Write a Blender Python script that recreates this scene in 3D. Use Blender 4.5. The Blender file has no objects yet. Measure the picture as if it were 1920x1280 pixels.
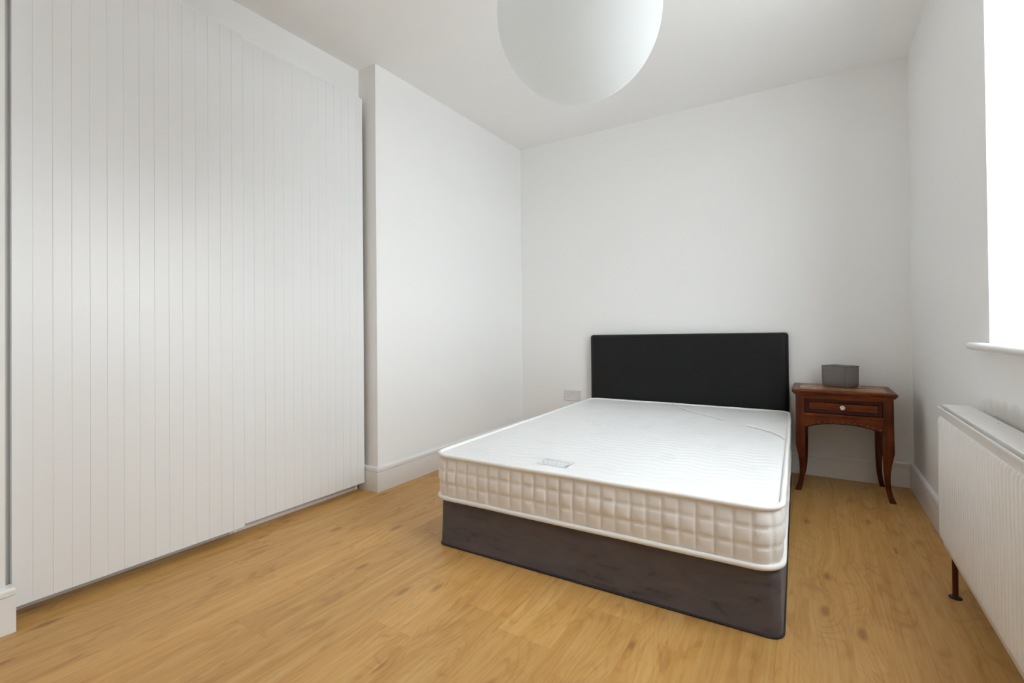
import bpy, bmesh, math, random
from mathutils import Vector, Matrix, noise

random.seed(7)
scene = bpy.context.scene
COL = scene.collection

# ------------------------------------------------------------------ camera, world, light, exposure
W, H = 2.6806, 2.5254            # right wall x, ceiling height; back wall y = 0, left wall x = 0
CH = -1.6146                     # y of the chimney breast corner
PIER = -3.107                    # y of the pier corner at the other side of the alcove
BULK = -0.148                    # face of the bulkhead over the wardrobe
FRONT = -4.90                    # wall behind the camera

cam = bpy.data.cameras.new("camera")
cam_o = bpy.data.objects.new("camera", cam)
COL.objects.link(cam_o)
cam.sensor_fit = 'HORIZONTAL'; cam.sensor_width = 36.0
cam.lens = 879.69 / 1920 * 36
cam.shift_x = -25.04 / 1920; cam.shift_y = -30.80 / 1920
cam.clip_start = 0.02
r_ = Vector((0.8520484, 0.52337313, -0.00969981))
u_ = Vector((0.01255315, -0.00190469, 0.99991939))
w_ = Vector((-0.52331247, 0.85210148, 0.00819287))
cam_o.matrix_world = Matrix(((r_.x, u_.x, -w_.x, 2.1923), (r_.y, u_.y, -w_.y, -3.5127),
                             (r_.z, u_.z, -w_.z, 0.94596), (0, 0, 0, 1)))
scene.camera = cam_o

world = bpy.data.worlds.new("overcast_sky"); scene.world = world
world.use_nodes = True
bg = world.node_tree.nodes["Background"]
bg.inputs["Color"].default_value = (0.895, 0.94, 1.01, 1)
bg.inputs["Strength"].default_value = 8.0

scene.view_settings.view_transform = 'Standard'
scene.view_settings.look = 'None'
scene.view_settings.gamma = 1.0
scene.view_settings.use_curve_mapping = False
scene.view_settings.exposure = 1.12
scene.cycles.max_bounces = 14
scene.cycles.diffuse_bounces = 10
scene.cycles.transparent_max_bounces = 16

WIN1 = (-2.60, -1.42, 0.885, 2.28)      # window opening in the right wall: y0, y1, z0, z1
WALL_T = 0.32
for (y0, y1, z0, z1) in (WIN1,):   # sampling portals in the openings (they give off no light of their own)
    L = bpy.data.lights.new("window_right_offscreen", 'AREA'); L.shape = 'RECTANGLE'
    L.size = z1 - z0; L.size_y = y1 - y0
    L.cycles.is_portal = True
    o = bpy.data.objects.new("window_right_offscreen", L); COL.objects.link(o)
    o.location = (W + WALL_T - 0.01, (y0 + y1) / 2, (z0 + z1) / 2)
    o.rotation_euler = (0, math.radians(90), 0)

# ------------------------------------------------------------------ material helpers
def srgb(r, g, b):
    f = lambda c: (c / 255) / 12.92 if c / 255 <= 0.04045 else (((c / 255) + 0.055) / 1.055) ** 2.4
    return (f(r), f(g), f(b), 1)

class NT:
    def __init__(self, name):
        self.m = bpy.data.materials.new(name); self.m.use_nodes = True
        self.t = self.m.node_tree; self.b = self.t.nodes["Principled BSDF"]
    def n(self, kind, **kw):
        nd = self.t.nodes.new(kind)
        for k, v in kw.items():
            if k in ('op',): nd.operation = v
            elif hasattr(nd, k): setattr(nd, k, v)
        return nd
    def l(self, a, b): self.t.links.new(a, b)
    def math(self, op, a, b=None, clamp=False):
        nd = self.t.nodes.new("ShaderNodeMath"); nd.operation = op; nd.use_clamp = clamp
        for i, v in enumerate((a, b)):
            if v is None: continue
            if isinstance(v, (int, float)): nd.inputs[i].default_value = v
            else: self.l(v, nd.inputs[i])
        return nd.outputs[0]
    def vmath(self, op, a, b=None):
        nd = self.t.nodes.new("ShaderNodeVectorMath"); nd.operation = op
        for i, v in enumerate((a, b)):
            if v is None: continue
            if isinstance(v, (tuple, list)): nd.inputs[i].default_value = v
            else: self.l(v, nd.inputs[i])
        return nd.outputs[0]
    def noise(self, vec, scale, detail=4, rough=0.5, dist=0.0):
        nd = self.t.nodes.new("ShaderNodeTexNoise")
        nd.inputs["Scale"].default_value = scale; nd.inputs["Detail"].default_value = detail
        nd.inputs["Roughness"].default_value = rough; nd.inputs["Distortion"].default_value = dist
        self.l(vec, nd.inputs["Vector"]); return nd.outputs["Fac"]
    def ramp(self, fac, stops):
        nd = self.t.nodes.new("ShaderNodeValToRGB"); e = nd.color_ramp.elements
        e[0].position, e[0].color = stops[0]; e[1].position, e[1].color = stops[-1]
        for p, c in stops[1:-1]:
            x = e.new(p); x.color = c
        self.l(fac, nd.inputs[0]); return nd.outputs["Color"]
    def mix(self, fac, a, b, blend='MIX'):
        nd = self.t.nodes.new("ShaderNodeMix"); nd.data_type = 'RGBA'; nd.blend_type = blend
        for sock, v in ((nd.inputs[0], fac), (nd.inputs[6], a), (nd.inputs[7], b)):
            if isinstance(v, (int, float)): sock.default_value = v
            elif isinstance(v, (tuple, list)): sock.default_value = v
            else: self.l(v, sock)
        return nd.outputs[2]
    def maprange(self, v, a, b, c=0.0, d=1.0, smooth=False):
        nd = self.t.nodes.new("ShaderNodeMapRange"); nd.clamp = True
        if smooth: nd.interpolation_type = 'SMOOTHSTEP'
        self.l(v, nd.inputs[0])
        for i, x in enumerate((a, b, c, d)): nd.inputs[i + 1].default_value = x
        return nd.outputs[0]
    def coord(self, which="Object"):
        return self.t.nodes.new("ShaderNodeTexCoord").outputs[which]
    def sep(self, v):
        nd = self.t.nodes.new("ShaderNodeSeparateXYZ"); self.l(v, nd.inputs[0]); return nd.outputs
    def comb(self, x, y, z):
        nd = self.t.nodes.new("ShaderNodeCombineXYZ")
        for i, v in enumerate((x, y, z)):
            if isinstance(v, (int, float)): nd.inputs[i].default_value = v
            else: self.l(v, nd.inputs[i])
        return nd.outputs[0]
    def bump(self, h, strength=0.2, dist=0.001):
        nd = self.t.nodes.new("ShaderNodeBump"); nd.inputs["Strength"].default_value = strength
        nd.inputs["Distance"].default_value = dist
        self.l(h, nd.inputs["Height"]); self.l(nd.outputs[0], self.b.inputs["Normal"])
    def set(self, **kw):
        for k, v in kw.items():
            s = self.b.inputs[k.replace('_', ' ')]
            if isinstance(v, (int, float, tuple)): s.default_value = v
            else: self.l(v, s)
        return self

def plain(name, col, rough=0.5, spec=0.5, metal=0.0, bump=None, vary=0.03):
    t = NT(name); c = t.coord()
    f = t.noise(c, 6.0, 3)
    dark = tuple(x * (1 - vary) for x in col[:3]) + (1,)
    t.set(Base_Color=t.mix(f, dark, col), Roughness=rough, Metallic=metal)
    t.b.inputs["Specular IOR Level"].default_value = spec
    if bump: t.bump(t.noise(c, bump[0], 4), bump[1], bump[2])
    return t.m

M = {}
WALL_C = (0.895, 0.893, 0.886, 1)
def wall_material():
    t = NT("wall_paint"); c = t.coord()
    f = t.noise(c, 1.3, 3)
    base = t.mix(f, tuple(x * 0.985 for x in WALL_C[:3]) + (1,), WALL_C)
    t.set(Base_Color=base, Roughness=0.62); t.b.inputs["Specular IOR Level"].default_value = 0.3
    t.bump(t.noise(c, 90, 3), 0.08, 0.002)
    return t.m
M['wall'] = wall_material()

def wall_stained():
    # wall paint with the old scuffed damp stain over the radiator
    t = NT("wall_paint_stained"); c = t.coord()
    f = t.noise(c, 1.3, 3)
    base = t.mix(f, tuple(x * 0.985 for x in WALL_C[:3]) + (1,), WALL_C)
    s = t.sep(c)
    dy = t.math('DIVIDE', t.math('ADD', s[1], 1.62), 0.33)
    dz = t.math('DIVIDE', t.math('SUBTRACT', s[2], 0.662), 0.055)
    d = t.math('ADD', t.math('MULTIPLY', dy, dy), t.math('MULTIPLY', dz, dz))
    n1 = t.noise(c, 16, 5, 0.65)
    k = t.maprange(t.math('ADD', d, t.math('MULTIPLY', n1, -1.4)), 0.5, -0.8, 0.0, 0.42, True)
    base = t.mix(k, base, srgb(160, 148, 132))
    t.set(Base_Color=base, Roughness=0.62); t.b.inputs["Specular IOR Level"].default_value = 0.3
    t.bump(t.noise(c, 90, 3), 0.08, 0.002)
    return t.m
M['wall_stained'] = wall_stained()
M['ceiling'] = plain("ceiling_paint", (0.92, 0.918, 0.912, 1), 0.8, 0.2, bump=(60, 0.05, 0.002), vary=0.015)
M['gloss_white'] = plain("gloss_paint", (0.86, 0.85, 0.84, 1), 0.28, 0.5, bump=(25, 0.04, 0.002), vary=0.015)
M['door_white'] = plain("wardrobe_foil", (0.83, 0.836, 0.838, 1), 0.38, 0.45, vary=0.01)
M['plinth'] = plain("plinth_white", (0.74, 0.735, 0.725, 1), 0.45, 0.4, vary=0.02)
M['plastic'] = plain("white_plastic", (0.74, 0.725, 0.72, 1), 0.3, 0.5, vary=0.01)
M['liner'] = plain("grey_liner", (0.62, 0.62, 0.61, 1), 0.6, 0.3)
M['radiator'] = plain("radiator_enamel", (0.90, 0.89, 0.875, 1), 0.3, 0.5, vary=0.015)
M['copper'] = plain("tarnished_copper", srgb(96, 48, 26), 0.45, 0.4, metal=0.45, bump=(60, 0.2, 0.002), vary=0.5)
M['concrete'] = plain("pale_paving", (0.62, 0.62, 0.62, 1), 0.9, 0.2, vary=0.2)
M['underlay'] = plain("underlay", (0.12, 0.075, 0.03, 1), 0.9, 0.1)

def glass():
    t = NT("window_glass")
    nt = t.t; nt.nodes.remove(t.b)
    out = [n for n in nt.nodes if n.type == 'OUTPUT_MATERIAL'][0]
    tr = nt.nodes.new("ShaderNodeBsdfTransparent"); tr.inputs[0].default_value = (0.93, 0.95, 0.94, 1)
    gl = nt.nodes.new("ShaderNodeBsdfGlossy"); gl.inputs["Roughness"].default_value = 0.02
    mx = nt.nodes.new("ShaderNodeMixShader"); mx.inputs[0].default_value = 0.06
    nt.links.new(tr.outputs[0], mx.inputs[1]); nt.links.new(gl.outputs[0], mx.inputs[2])
    nt.links.new(mx.outputs[0], out.inputs[0])
    return t.m
M['glass'] = glass()

def laminate():
    t = NT("oak_laminate"); c = t.coord()
    oi = t.t.nodes.new("ShaderNodeObjectInfo"); rnd = oi.outputs["Random"]
    off = t.comb(t.math('MULTIPLY', rnd, 17.3), t.math('MULTIPLY', rnd, 41.7), t.math('MULTIPLY', rnd, 9.1))
    p = t.vmath('ADD', c, off)
    s = t.sep(p)
    # sparse knots that also bend the grain around them
    vor = t.t.nodes.new("ShaderNodeTexVoronoi"); vor.inputs["Scale"].default_value = 1.0
    vor.voronoi_dimensions = '2D'
    t.l(t.comb(t.math('MULTIPLY', s[0], 4.2), t.math('MULTIPLY', s[1], 1.5), s[2]), vor.inputs["Vector"])
    kd = vor.outputs["Distance"]
    pull = t.maprange(kd, 0.0, 0.35, 0.55, 0.0, True)
    sx = t.math('ADD', s[0], t.math('MULTIPLY', pull, 0.05))
    low = t.noise(t.comb(t.math('MULTIPLY', sx, 4.5), t.math('MULTIPLY', s[1], 1.0), s[2]), 1.0, 2, 0.45, 0.5)
    rings = t.maprange(t.math('SINE', t.math('MULTIPLY', t.math('ADD', low, t.math('MULTIPLY', pull, 0.25)), 150.0)), 0.2, 1.0, 0, 1, True)
    fine = t.noise(t.comb(t.math('MULTIPLY', sx, 230), t.math('MULTIPLY', s[1], 7.0), s[2]), 1.0, 5, 0.6)
    streak = t.noise(t.comb(t.math('MULTIPLY', sx, 34), t.math('MULTIPLY', s[1], 1.5), s[2]), 1.0, 5, 0.6, 0.3)
    blotch = t.noise(t.comb(t.math('MULTIPLY', s[0], 9), t.math('MULTIPLY', s[1], 4.5), s[2]), 1.0, 4, 0.55, 0.9)
    col = t.ramp(streak, [(0.28, srgb(196, 146, 80)), (0.5, srgb(207, 161, 95)), (0.72, srgb(216, 174, 110))])
    col = t.mix(t.maprange(blotch, 0.50, 0.75, 0, 0.42, True), col, srgb(176, 120, 58))
    col = t.mix(t.math('MULTIPLY', rings, t.maprange(blotch, 0.42, 0.64, 0.03, 0.30)), col, srgb(158, 102, 50))
    col = t.mix(t.maprange(fine, 0.48, 0.74, 0, 0.42), col, srgb(172, 118, 58))
    kn = t.maprange(t.math('ADD', kd, t.math('MULTIPLY', blotch, 0.10)), 0.06, 0.13, 0.6, 0.0, True)
    col = t.mix(kn, col, srgb(132, 82, 40))
    tone = t.maprange(rnd, 0, 1, 0.93, 1.06)
    cc = t.t.nodes.new("ShaderNodeVectorMath"); cc.operation = 'SCALE'
    t.l(col, cc.inputs[0]); t.l(tone, cc.inputs["Scale"])
    t.set(Base_Color=cc.outputs[0], Roughness=t.maprange(fine, 0.3, 0.8, 0.34, 0.5))
    t.b.inputs["Specular IOR Level"].default_value = 0.4
    t.bump(fine, 0.06, 0.001)
    return t.m
M['laminate'] = laminate()

def fern_mask(t, uv, cell, size):
    """printed fern fronds: one frond per brick-laid cell, turned at random"""
    s = t.sep(uv)
    py = t.math('DIVIDE', s[1], cell[1]); row = t.math('FLOOR', py)
    px = t.math('ADD', t.math('DIVIDE', s[0], cell[0]), t.math('MULTIPLY', row, 0.43))
    idv = t.comb(t.math('FLOOR', px), row, 3.0)
    wn = t.t.nodes.new("ShaderNodeTexWhiteNoise"); wn.noise_dimensions = '3D'; t.l(idv, wn.inputs["Vector"])
    lx = t.math('MULTIPLY', t.math('SUBTRACT', t.math('FRACT', px), 0.5), cell[0])
    ly = t.math('MULTIPLY', t.math('SUBTRACT', t.math('FRACT', py), 0.5), cell[1])
    vr = t.t.nodes.new("ShaderNodeVectorRotate"); vr.rotation_type = 'Z_AXIS'
    t.l(t.comb(lx, ly, 0.0), vr.inputs["Vector"]); t.l(t.math('MULTIPLY', wn.outputs["Value"], 6.28), vr.inputs["Angle"])
    q = t.sep(vr.outputs[0])
    u = t.math('DIVIDE', q[0], size); v0 = t.math('DIVIDE', q[1], size)
    v = t.math('SUBTRACT', v0, t.math('MULTIPLY', t.math('MULTIPLY', u, u), 0.35))
    av = t.math('ABSOLUTE', v)
    barbs = t.maprange(t.math('SINE', t.math('MULTIPLY', t.math('SUBTRACT', u, t.math('MULTIPLY', av, 0.9)), 34.0)), -0.1, 0.5)
    env = t.math('MULTIPLY', t.math('SUBTRACT', 1.0, t.math('MULTIPLY', u, u)), 0.42)
    inside = t.math('GREATER_THAN', env, av)
    return t.math('MULTIPLY', barbs, inside)

def ticking(name, base, mark, cell, size, amt, rough=0.55):
    t = NT(name); uv = t.coord("UV"); c = t.coord()
    k = t.math('MULTIPLY', fern_mask(t, uv, cell, size), amt)
    t.set(Base_Color=t.mix(k, base, mark), Roughness=rough)
    t.b.inputs["Specular IOR Level"].default_value = 0.4
    t.b.inputs["Sheen Weight"].default_value = 0.1
    t.bump(t.noise(c, 420, 3), 0.12, 0.0012)
    return t.m
M['ticking_top'] = ticking("mattress_ticking_top", (0.83, 0.835, 0.835, 1), (0.65, 0.665, 0.67, 1), (0.30, 0.27), 0.080, 0.30)
M['ticking_side'] = ticking("mattress_ticking_side", (0.85, 0.835, 0.82, 1), (0.67, 0.62, 0.58, 1), (0.36, 0.19), 0.06, 0.35, 0.42)
M['tape'] = plain("mattress_tape", (0.88, 0.87, 0.85, 1), 0.6, 0.3, bump=(500, 0.2, 0.001), vary=0.02)
M['label'] = plain("woven_label", (0.80, 0.81, 0.815, 1), 0.6, 0.3, vary=0.06)
M['label_ink'] = plain("label_grey_thread", (0.46, 0.47, 0.48, 1), 0.6, 0.3)
M['label_teal'] = plain("label_teal_thread", (0.16, 0.25, 0.26, 1), 0.6, 0.3)
M['label_red'] = plain("label_red_thread", (0.45, 0.2, 0.16, 1), 0.6, 0.3)
M['strap'] = plain("clear_white_plastic", (0.96, 0.96, 0.955, 1), 0.3, 1.0, vary=0.01)

def velvet():
    t = NT("grey_velvet"); c = t.coord()
    s = t.sep(c)
    n1 = t.noise(t.comb(t.math('MULTIPLY', s[0], 8), t.math('MULTIPLY', s[1], 8), t.math('MULTIPLY', s[2], 22)), 1.0, 5, 0.6, 0.6)
    n2 = t.noise(c, 55, 4, 0.6)
    f = t.math('ADD', t.math('MULTIPLY', n1, 0.85), t.math('MULTIPLY', n2, 0.15))
    col = t.ramp(f, [(0.32, srgb(76, 72, 76)), (0.43, srgb(96, 91, 94)), (0.7, srgb(106, 100, 103))])
    t.set(Base_Color=col, Roughness=0.85)
    t.b.inputs["Specular IOR Level"].default_value = 0.15
    t.b.inputs["Sheen Weight"].default_value = 0.25; t.b.inputs["Sheen Roughness"].default_value = 0.35
    t.b.inputs["Sheen Tint"].default_value = (0.8, 0.78, 0.85, 1)
    t.bump(n2, 0.15, 0.002)
    return t.m
M['velvet'] = velvet()
M['velvet_trim'] = plain("dark_trim", srgb(56, 54, 57), 0.7, 0.3, vary=0.1)

def leather():
    t = NT("black_faux_leather"); c = t.coord()
    v = t.t.nodes.new("ShaderNodeTexVoronoi"); v.inputs["Scale"].default_value = 420
    t.l(c, v.inputs["Vector"])
    t.set(Base_Color=(0.008, 0.0085, 0.0092, 1), Roughness=0.40)
    t.b.inputs["Specular IOR Level"].default_value = 0.26
    t.bump(v.outputs["Distance"], 0.12, 0.0012)
    return t.m
M['leather'] = leather()

def mahogany(name, a, b, c_, axis, rough=0.28, scale=1.0):
    t = NT(name); c = t.coord(); s = t.sep(c)
    k = [60.0 * scale] * 3; k[axis] = 4.0
    g = t.noise(t.comb(*[t.math('MULTIPLY', s[i], k[i]) for i in range(3)]), 1.0, 5, 0.6, 0.4)
    w = t.noise(c, 9, 4, 0.6)
    col = t.ramp(t.math('ADD', t.math('MULTIPLY', g, 0.6), t.math('MULTIPLY', w, 0.4)), [(0.32, a), (0.5, b), (0.68, c_)])
    t.set(Base_Color=col, Roughness=rough)
    t.b.inputs["Specular IOR Level"].default_value = 0.28
    t.bump(g, 0.05, 0.001)
    return t.m
M['mah_v'] = mahogany("mahogany_upright", srgb(46, 16, 4), srgb(86, 36, 9), srgb(124, 58, 16), 2, 0.36)
M['mah_h'] = mahogany("mahogany_across", srgb(58, 21, 6), srgb(102, 44, 12), srgb(138, 66, 22), 0, 0.36)
M['mah_dark'] = mahogany("mahogany_dark", srgb(36, 14, 6), srgb(64, 28, 12), srgb(90, 42, 18), 0, 0.34)
M['inlay'] = mahogany("worn_table_inlay", srgb(126, 76, 44), srgb(160, 108, 68), srgb(184, 134, 92), 0, 0.26, 0.4)
M['stud'] = plain("brass_stud", srgb(150, 125, 90), 0.35, 0.5, metal=0.7)
M['foot_cap'] = plain("black_foot", srgb(30, 14, 10), 0.4, 0.5)

def porcelain():
    t = NT("painted_porcelain"); c = t.coord()
    n = t.noise(c, 120, 2)
    col = t.mix(t.maprange(n, 0.58, 0.66, 0, 1), (0.85, 0.83, 0.80, 1), srgb(150, 96, 46))
    t.set(Base_Color=col, Roughness=0.12)
    return t.m
M['porcelain'] = porcelain()
M['brass'] = plain("knob_brass", srgb(170, 130, 80), 0.3, 0.5, metal=0.8)
M['box_fabric'] = plain("grey_box_fabric", srgb(124, 120, 118), 0.6, 0.4, bump=(240, 0.2, 0.001), vary=0.12)
M['box_seam'] = plain("grey_box_seam", srgb(98, 95, 94), 0.7, 0.3, vary=0.1)

def paper():
    t = NT("white_lamp_paper")
    nt = t.t; nt.nodes.remove(t.b)
    out = [n for n in nt.nodes if n.type == 'OUTPUT_MATERIAL'][0]
    d = nt.nodes.new("ShaderNodeBsdfDiffuse"); d.inputs[0].default_value = (0.72, 0.73, 0.725, 1)
    tr = nt.nodes.new("ShaderNodeBsdfTranslucent"); tr.inputs[0].default_value = (0.845, 0.855, 0.85, 1)
    mx = nt.nodes.new("ShaderNodeMixShader"); mx.inputs[0].default_value = 0.68
    nt.links.new(d.outputs[0], mx.inputs[1]); nt.links.new(tr.outputs[0], mx.inputs[2])
    nt.links.new(mx.outputs[0], out.inputs[0])
    return t.m
M['paper'] = paper()

# ------------------------------------------------------------------ mesh helpers
def obj(name, bm, mat, parent=None, smooth=False, loc=None, rot=None):
    bmesh.ops.recalc_face_normals(bm, faces=bm.faces)
    me = bpy.data.meshes.new(name); bm.to_mesh(me); bm.free()
    o = bpy.data.objects.new(name, me); COL.objects.link(o)
    if mat: me.materials.append(M[mat] if isinstance(mat, str) else mat)
    if smooth:
        for f in me.polygons: f.use_smooth = True
    if loc: o.location = loc
    if rot: o.rotation_euler = rot
    if parent: o.parent = parent
    return o

def smooth_angle(o, deg=35):
    for f in o.data.polygons: f.use_smooth = True
    o.data.set_sharp_from_angle(angle=math.radians(deg))
    return o

def empty(name, loc=(0, 0, 0), rz=0.0):
    o = bpy.data.objects.new(name, None); COL.objects.link(o)
    o.location = loc; o.rotation_euler = (0, 0, rz); o.empty_display_size = 0.1
    return o

def tag(o, label, cat, group=None):
    o["label"] = label; o["category"] = cat
    if group: o["group"] = group
    return o

def struct(o, label=None, cat=None):
    o["kind"] = "structure"
    if label: o["label"] = label
    if cat: o["category"] = cat
    return o

def box(bm, x0, x1, y0, y1, z0, z1, bev=0.0, seg=2):
    sub = bmesh.new()
    bmesh.ops.create_cube(sub, size=1.0)
    for v in sub.verts:
        v.co = Vector((x0 if v.co.x < 0 else x1, y0 if v.co.y < 0 else y1, z0 if v.co.z < 0 else z1))
    if bev > 0:
        bmesh.ops.bevel(sub, geom=list(sub.edges), offset=bev, segments=seg, profile=0.5, affect='EDGES')
    me = bpy.data.meshes.new("tmp"); sub.to_mesh(me); sub.free()
    bm.from_mesh(me); bpy.data.meshes.remove(me)
    return bm

def bx(*a, **k): return box(bmesh.new(), *a, **k)

def prism(pts, axis, a, b, bm=None):
    """extrude a 2-D outline between a and b along axis; pts are in the two other axes, in x,y,z order"""
    bm = bm or bmesh.new()
    def P(p, t):
        q = list(p); q.insert(axis, t); return bm.verts.new(q)
    A = [P(p, a) for p in pts]; B = [P(p, b) for p in pts]
    n = len(pts)
    bm.faces.new(A); bm.faces.new(B)
    for i in range(n):
        bm.faces.new((A[i], A[(i + 1) % n], B[(i + 1) % n], B[i]))
    return bm

def lathe(profile, seg=32, bm=None, centre=(0, 0, 0), axis='z'):
    bm = bm or bmesh.new(); rings = []
    for (r, h) in profile:
        if r < 1e-6:
            p = (0, 0, h); rings.append([p])
        else:
            rings.append([(r * math.cos(2 * math.pi * i / seg), r * math.sin(2 * math.pi * i / seg), h) for i in range(seg)])
    def mp(p):
        if axis == 'z': q = p
        elif axis == '-y': q = (p[0], -p[2], p[1])
        return bm.verts.new((q[0] + centre[0], q[1] + centre[1], q[2] + centre[2]))
    V = [[mp(p) for p in r] for r in rings]
    for a, b in zip(V[:-1], V[1:]):
        for i in range(seg):
            j = (i + 1) % seg
            if len(a) == 1 and len(b) == 1: continue
            if len(a) == 1: bm.faces.new((a[0], b[i], b[j]))
            elif len(b) == 1: bm.faces.new((a[i], a[j], b[0]))
            else: bm.faces.new((a[i], a[j], b[j], b[i]))
    return bm

def tube(path, rx, rz=None, seg=10, closed=False, bm=None):
    """tube of elliptical section along a path lying roughly level (rx across, rz up)"""
    bm = bm or bmesh.new(); rz = rz or rx; n = len(path); rings = []
    for i, p in enumerate(path):
        a = path[(i - 1) % n] if closed or i > 0 else p
        b = path[(i + 1) % n] if closed or i < n - 1 else p
        t = (Vector(b) - Vector(a)).normalized()
        up = Vector((0, 0, 1)) if abs(t.z) < 0.9 else Vector((0, 1, 0))
        s = t.cross(up).normalized(); u = s.cross(t).normalized()
        rings.append([bm.verts.new(Vector(p) + s * rx * math.cos(2 * math.pi * k / seg) + u * rz * math.sin(2 * math.pi * k / seg)) for k in range(seg)])
    m = n if closed else n - 1
    for i in range(m):
        A, B = rings[i], rings[(i + 1) % n]
        for k in range(seg):
            bm.faces.new((A[k], A[(k + 1) % seg], B[(k + 1) % seg], B[k]))
    if not closed:
        bm.faces.new(rings[0]); bm.faces.new(rings[-1][::-1])
    return bm

def rrect(x0, x1, y0, y1, r, step=0.02):
    """points round a rounded rectangle with outward normals, counter-clockwise"""
    pts = []
    def line(a, b):
        n = max(1, int(math.dist(a, b) / step))
        nx, ny = (b[1] - a[1]), -(b[0] - a[0]); l = math.hypot(nx, ny)
        for i in range(n):
            t = i / n; pts.append((a[0] + (b[0] - a[0]) * t, a[1] + (b[1] - a[1]) * t, nx / l, ny / l))
    def arc(cx, cy, a0):
        n = max(6, int(r * 1.57 / step))
        for i in range(n):
            a = a0 + math.pi / 2 * i / n; pts.append((cx + r * math.cos(a), cy + r * math.sin(a), math.cos(a), math.sin(a)))
    line((x0 + r, y0), (x1 - r, y0)); arc(x1 - r, y0 + r, -math.pi / 2)
    line((x1, y0 + r), (x1, y1 - r)); arc(x1 - r, y1 - r, 0)
    line((x1 - r, y1), (x0 + r, y1)); arc(x0 + r, y1 - r, math.pi / 2)
    line((x0, y1 - r), (x0, y0 + r)); arc(x0 + r, y0 + r, math.pi)
    return pts

# ------------------------------------------------------------------ the setting
ALC = -0.78                                                   # back of the alcove
struct(obj("wall_back", bx(-0.1, W + WALL_T, 0, 0.15, -0.05, H + 0.05), 'wall'))
struct(obj("wall_left", bx(ALC - 0.1, 0, CH, 0.0, -0.05, H), 'wall'))                       # chimney breast
struct(obj("wall_alcove", bx(ALC - 0.1, ALC, PIER, CH, -0.05, H), 'wall'))
struct(obj("wall_pier", bx(ALC - 0.1, 0, FRONT, PIER, -0.05, H), 'wall'))
struct(obj("wall_bulkhead", bx(BULK - 0.05, BULK, PIER, CH, 2.295, H), 'wall'))
struct(obj("wall_front", bx(ALC - 0.1, W + WALL_T, FRONT - 0.15, FRONT, -0.05, H + 0.05), 'wall'))
struct(obj("ceiling", bx(ALC - 0.1, W + WALL_T, FRONT - 0.15, 0.15, H, H + 0.12), 'ceiling'))

def right_wall():
    ys = [FRONT, WIN1[0], WIN1[1], 0.0]
    zs = [-0.05, WIN1[2] - 0.024, WIN1[3], H]
    bm = bmesh.new()
    for i in range(3):
        for k in range(3):
            if k == 1 and i == 1: continue
            box(bm, W, W + WALL_T, ys[i], ys[i + 1], zs[k], zs[k + 1])
    bmesh.ops.remove_doubles(bm, verts=bm.verts, dist=1e-5)
    # drop the inner faces shared by neighbouring blocks
    seen = {}
    for f in bm.faces:
        key = frozenset(v.index for v in f.verts); seen.setdefault(key, []).append(f)
    bm.verts.index_update()
    seen = {}
    for f in bm.faces: seen.setdefault(frozenset(v.index for v in f.verts), []).append(f)
    kill = [f for fs in seen.values() if len(fs) > 1 for f in fs]
    bmesh.ops.delete(bm, geom=kill, context='FACES_ONLY')
    return bm
struct(obj("wall_right", right_wall(), 'wall_stained'))

# floor: slab and laminate planks running towards the back wall
PW = 0.1905; PL = 1.285
floor = struct(obj("floor", bx(ALC - 0.1, W + 0.02, FRONT - 0.02, 0.02, -0.06, -0.0121), 'underlay'))
JOINT = {}
def plank_mesh(x0, x1, y0, y1):
    g, c = 0.0001, 0.0004
    x0 += g; x1 -= g; y0 += g; y1 -= g
    bm = bmesh.new()
    A = [bm.verts.new((x, y, -0.012)) for x, y in ((x0, y0), (x1, y0), (x1, y1), (x0, y1))]
    B = [bm.verts.new((x, y, -c * 0.6)) for x, y in ((x0, y0), (x1, y0), (x1, y1), (x0, y1))]
    T = [bm.verts.new((x, y, 0.0)) for x, y in ((x0 + c, y0 + c), (x1 - c, y0 + c), (x1 - c, y1 - c), (x0 + c, y1 - c))]
    bm.faces.new(A[::-1]); bm.faces.new(T)
    for P, Q in ((A, B), (B, T)):
        for i in range(4): bm.faces.new((P[i], P[(i + 1) % 4], Q[(i + 1) % 4], Q[i]))
    return bm
known = {0: -0.816, -1: -1.608, -4: -2.043, -5: -2.292, -7: -2.463, -9: -2.698, -2: -0.62, -3: -1.21, -6: -0.95, -8: -1.72, -10: -1.18, -11: -2.05, 1: -1.95}
for k in range(-14, 3):
    x0 = 2.279 + k * PW; x1 = x0 + PW
    x0 = max(x0, -0.30); x1 = min(x1, W - 0.003)
    if x1 - x0 < 0.02: continue
    j = known.get(k, -0.3 - ((k * 0.618) % 1.0) * PL)
    y = j
    while y < 0: y += PL
    while y > FRONT:
        y1 = min(y, -0.003); y0 = max(y - PL, FRONT + 0.003)
        if y1 - y0 > 0.01:
            obj("plank", plank_mesh(x0, x1, y0, y1), 'laminate', floor)
        y -= PL

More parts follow.
